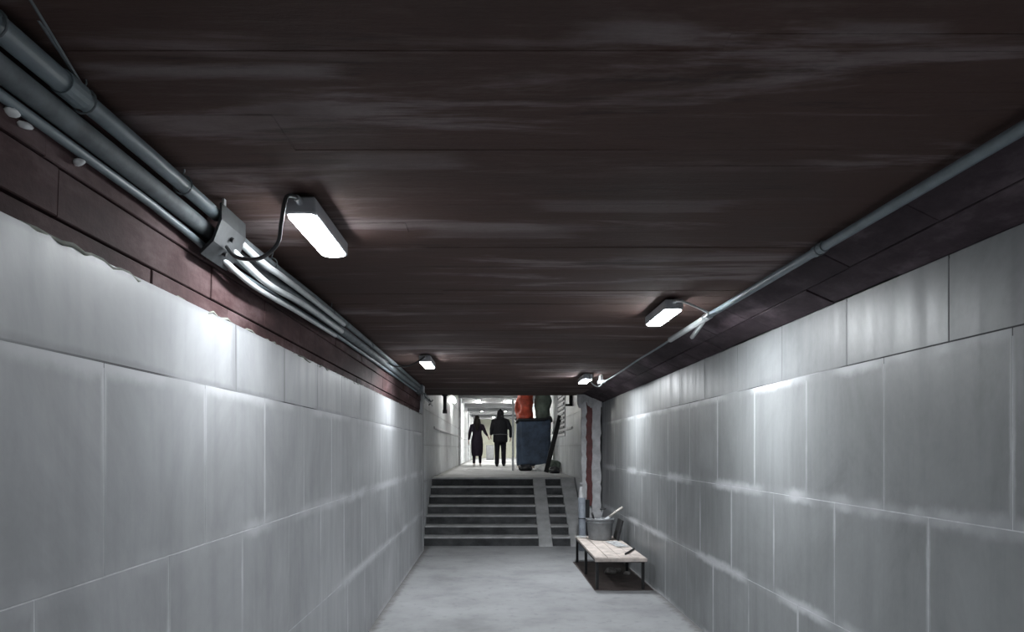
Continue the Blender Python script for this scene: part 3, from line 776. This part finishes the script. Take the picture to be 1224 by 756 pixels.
def person(loc, H, label, female, hands, elbows, parts):
    k = H/1.72; X, Y, Z = loc
    def W(p): return (X+p[0]*k, Y+p[1]*k, Z+p[2]*k)
    def ch(bm, pts, rad, seg=14, sx=1.0): chain(bm, [W(p) for p in pts], [r*k for r in rad], seg, sx)
    t = thing('person', (X, Y, Z), label, 'person', None)
    sh = .185 if not female else .165; hip = .09
    step = .10
    body = bmesh.new()
    # trunk
    loft([(X+c*k, Y+y*k, Z+z*k, rx*k, ry*k) for c, y, z, rx, ry in ((0,0,.84,.10,.09), (0,0,.92,.165,.115), (0,0,1.02,.15,.105), (0,0,1.14,.14,.10), (0,.005,1.28,.165,.115), (0,0,1.40,.155,.10), (0,-.005,1.46,.08,.07), (0,0,1.50,.055,.06))], body)
    ch(body, [(0,-.01,1.44), (0,.005,1.54)], [.062, .055])
    # head with nose, chin and ears, facing +y
    ball(W((0,.015,1.615)), (.074*k, .092*k, .108*k), body, 3)
    ball(W((0,.045,1.545)), (.05*k, .05*k, .045*k), body, 2)
    ch(body, [(0,.10,1.625), (0,.122,1.59)], [.012, .017], 8)
    for s in (-1, 1): ball(W((s*.076,.0,1.605)), (.010*k, .022*k, .032*k), body, 2)
    # legs: mid-stride, knees slightly bent
    legs = {1: [(hip,0,.90), (hip+.01,.10,.50), (hip+.015,.06,.10)], -1: [(-hip,0,.90), (-hip-.01,.02,.50), (-hip-.015,-.10,.10)]}
    for s, L in legs.items():
        ch(body, [L[0], ((L[0][0]+L[1][0])/2, (L[0][1]+L[1][1])/2+.01, .70), L[1], (L[1][0], L[1][1]-.03, .38), L[2]], [.085, .075, .055, .055, .038])
        a = L[2]; ch(body, [(a[0], a[1]-.03, .045), (a[0]+s*.01, a[1]+.13, .030)], [.036, .028])
        ch(body, [a, (a[0], a[1]-.01, .04)], [.038, .036])
    for s in (-1, 1):
        S_ = (s*sh, -.005, 1.405); E = elbows[s]; Hn = hands[s]
        ch(body, [(s*.11, 0, 1.40), S_, E, Hn], [.06, .052, .038, .026])
        d = Vector(Hn)-Vector(E)
        hand(body, W(Hn), d, (0, 1, 0), (-s, 0, 0))
    body = remesh(body, .0085, 2)
    o = obj('body', body, 'skin', t, smooth=True)
    parts(t, W, ch, legs, elbows, sh, k, o)
    return t
def man_parts(t, W, ch, legs, elb, sh, k, body):
    X, Y, Z = W((0,0,0))
    b = bmesh.new()
    loft([(X, Y+y*k, Z+z*k, rx*k, ry*k) for y, z, rx, ry in ((0,.74,.215,.155), (0,.80,.228,.165), (0,.98,.222,.155), (-.005,1.16,.225,.155), (-.005,1.32,.235,.160), (-.01,1.42,.20,.14), (-.015,1.48,.12,.10), (-.01,1.54,.085,.085))], b)
    for s in (-1, 1):
        h = Vector(HM[s]); e = Vector(elb[s]); c = h-(h-e).normalized()*.015
        ch(b, [(s*.10,-.005,1.41), (s*(sh+.015),-.005,1.395), elb[s], tuple(c)], [.085, .083, .064, .048])
    obj('jacket', remesh(b, .014, 3), 'black_cloth', t, smooth=True)
    # raised hood, open towards the front
    b = bmesh.new()
    ball(W((0,-.012,1.615)), (.105*k, .105*k, .132*k), b, 3); ch(b, [(0,-.03,1.70), (0,-.045,1.745)], [.06, .030]); ch(b, [(0,-.03,1.46), (0,-.02,1.58)], [.12, .10])
    bmesh.ops.bisect_plane(b, geom=b.verts[:]+b.edges[:]+b.faces[:], plane_co=W((0,.055,1.6)), plane_no=(0,1,.1), clear_outer=True)
    obj('hood', b, 'black_cloth', t, smooth=True)
    ring = [W((.232*math.cos(a), -.002+.168*math.sin(a), .985+.004*math.sin(a*3))) for a in (2*math.pi*i/32 for i in range(33))]
    obj('hem_band', tube(ring, .011, 6), 'belt', t)
    b = bmesh.new()
    loft([(X, Y, Z+z*k, rx*k, ry*k) for z, rx, ry in ((.80,.16,.12), (.90,.185,.135), (1.02,.175,.125))], b)
    for s, L in legs.items():
        ch(b, [L[0], L[1], (L[1][0], L[1][1]-.03, .38), (L[2][0], L[2][1], .09)], [.105, .078, .075, .066])
    obj('trousers', remesh(b, .013, 3), 'trouser', t, smooth=True)
    for s, L in legs.items():
        a = L[2]; b = bmesh.new()
        ch(b, [(a[0], a[1]-.045, .05), (a[0], a[1]+.05, .045), (a[0]+s*.01, a[1]+.15, .04)], [.046, .046, .038])
        sh_ = remesh(b, .009, 2)
        for v in sh_.verts: v.co.z = max(v.co.z, Z+.002)
        obj('shoe', sh_, 'shoe_b', t, smooth=True)
def woman_parts(t, W, ch, legs, elb, sh, k, body):
    X, Y, Z = W((0,0,0))
    b = bmesh.new()
    loft([(X+c*k, Y+y*k, Z+z*k, rx*k, ry*k) for c, y, z, rx, ry in ((.0,0,.36,.175,.155), (0,0,.50,.200,.165), (0,0,.74,.205,.16), (0,0,.92,.195,.145), (0,0,1.08,.160,.125), (0,0,1.20,.155,.12), (0,0,1.32,.178,.13), (0,-.005,1.42,.165,.115), (0,-.005,1.48,.085,.08))], b, 28)
    for s in (-1, 1):
        h = Vector(HW[s]); e = Vector(elb[s]); c = h-(h-e).normalized()*.02
        ch(b, [(s*.10,-.005,1.40), (s*(sh+.01),-.005,1.39), elb[s], tuple(c)], [.075, .070, .052, .036])
    obj('long_dress', remesh(b, .013, 3), 'dress', t, smooth=True)
    b = bmesh.new()
    ball(W((0,-.012,1.628)), (.092*k, .102*k, .118*k), b, 3)
    ch(b, [(0,-.055,1.62), (0,-.10,1.45), (0,-.12,1.26)], [.092, .105, .06], 16)
    for s in (-1, 1): ch(b, [(s*.06,-.01,1.62), (s*.085,-.02,1.48), (s*.09,-.06,1.34)], [.04, .048, .025])
    b = remesh(b, .010, 2)
    for v in b.verts:
        v.co += Vector((0, 1, 0))*.004*math.sin(v.co.x*160)
    bmesh.ops.bisect_plane(b, geom=b.verts[:]+b.edges[:]+b.faces[:], plane_co=W((0,.052,1.6)), plane_no=(0,1,-.35), clear_outer=True)
    obj('long_hair', b, 'hair', t, smooth=True)
    for s, L in legs.items():
        b = bmesh.new(); ch(b, [(L[1][0], L[1][1], .48), (L[1][0], L[1][1]-.03, .36), (L[2][0], L[2][1], .13)], [.062, .06, .046])
        obj('stocking', remesh(b, .010, 2), 'dress', t, smooth=True)
    for s, L in legs.items():
        a = L[2]; b = bmesh.new()
        ch(b, [(a[0], a[1]-.035, .075), (a[0], a[1]-.03, .045), (a[0], a[1]+.04, .04), (a[0]+s*.008, a[1]+.13, .036)], [.042, .044, .042, .034])
        sh_ = remesh(b, .009, 2)
        for v in sh_.verts: v.co.z = max(v.co.z, Z+.002)
        obj('shoe', sh_, 'shoe_w', t, smooth=True)
HM = {-1: (-.285, .03, .98), 1: (.315, .02, .90)}
EM = {-1: (-.265, -.03, 1.15), 1: (.325, -.04, 1.12)}
person((.205, 22.4, UP), 1.70, 'person in black hooded jacket and dark trousers walking away on the right', False, HM, EM, man_parts)
HW = {1: (.355, .03, 1.045), -1: (-.285, .02, .90)}
EW = {1: (.285, -.04, 1.15), -1: (-.25, -.03, 1.13)}
person((-.50, 22.4, UP), 1.53, 'person with long dark hair and long dark dress, holding hands on the left', True, HW, EW, woman_parts)
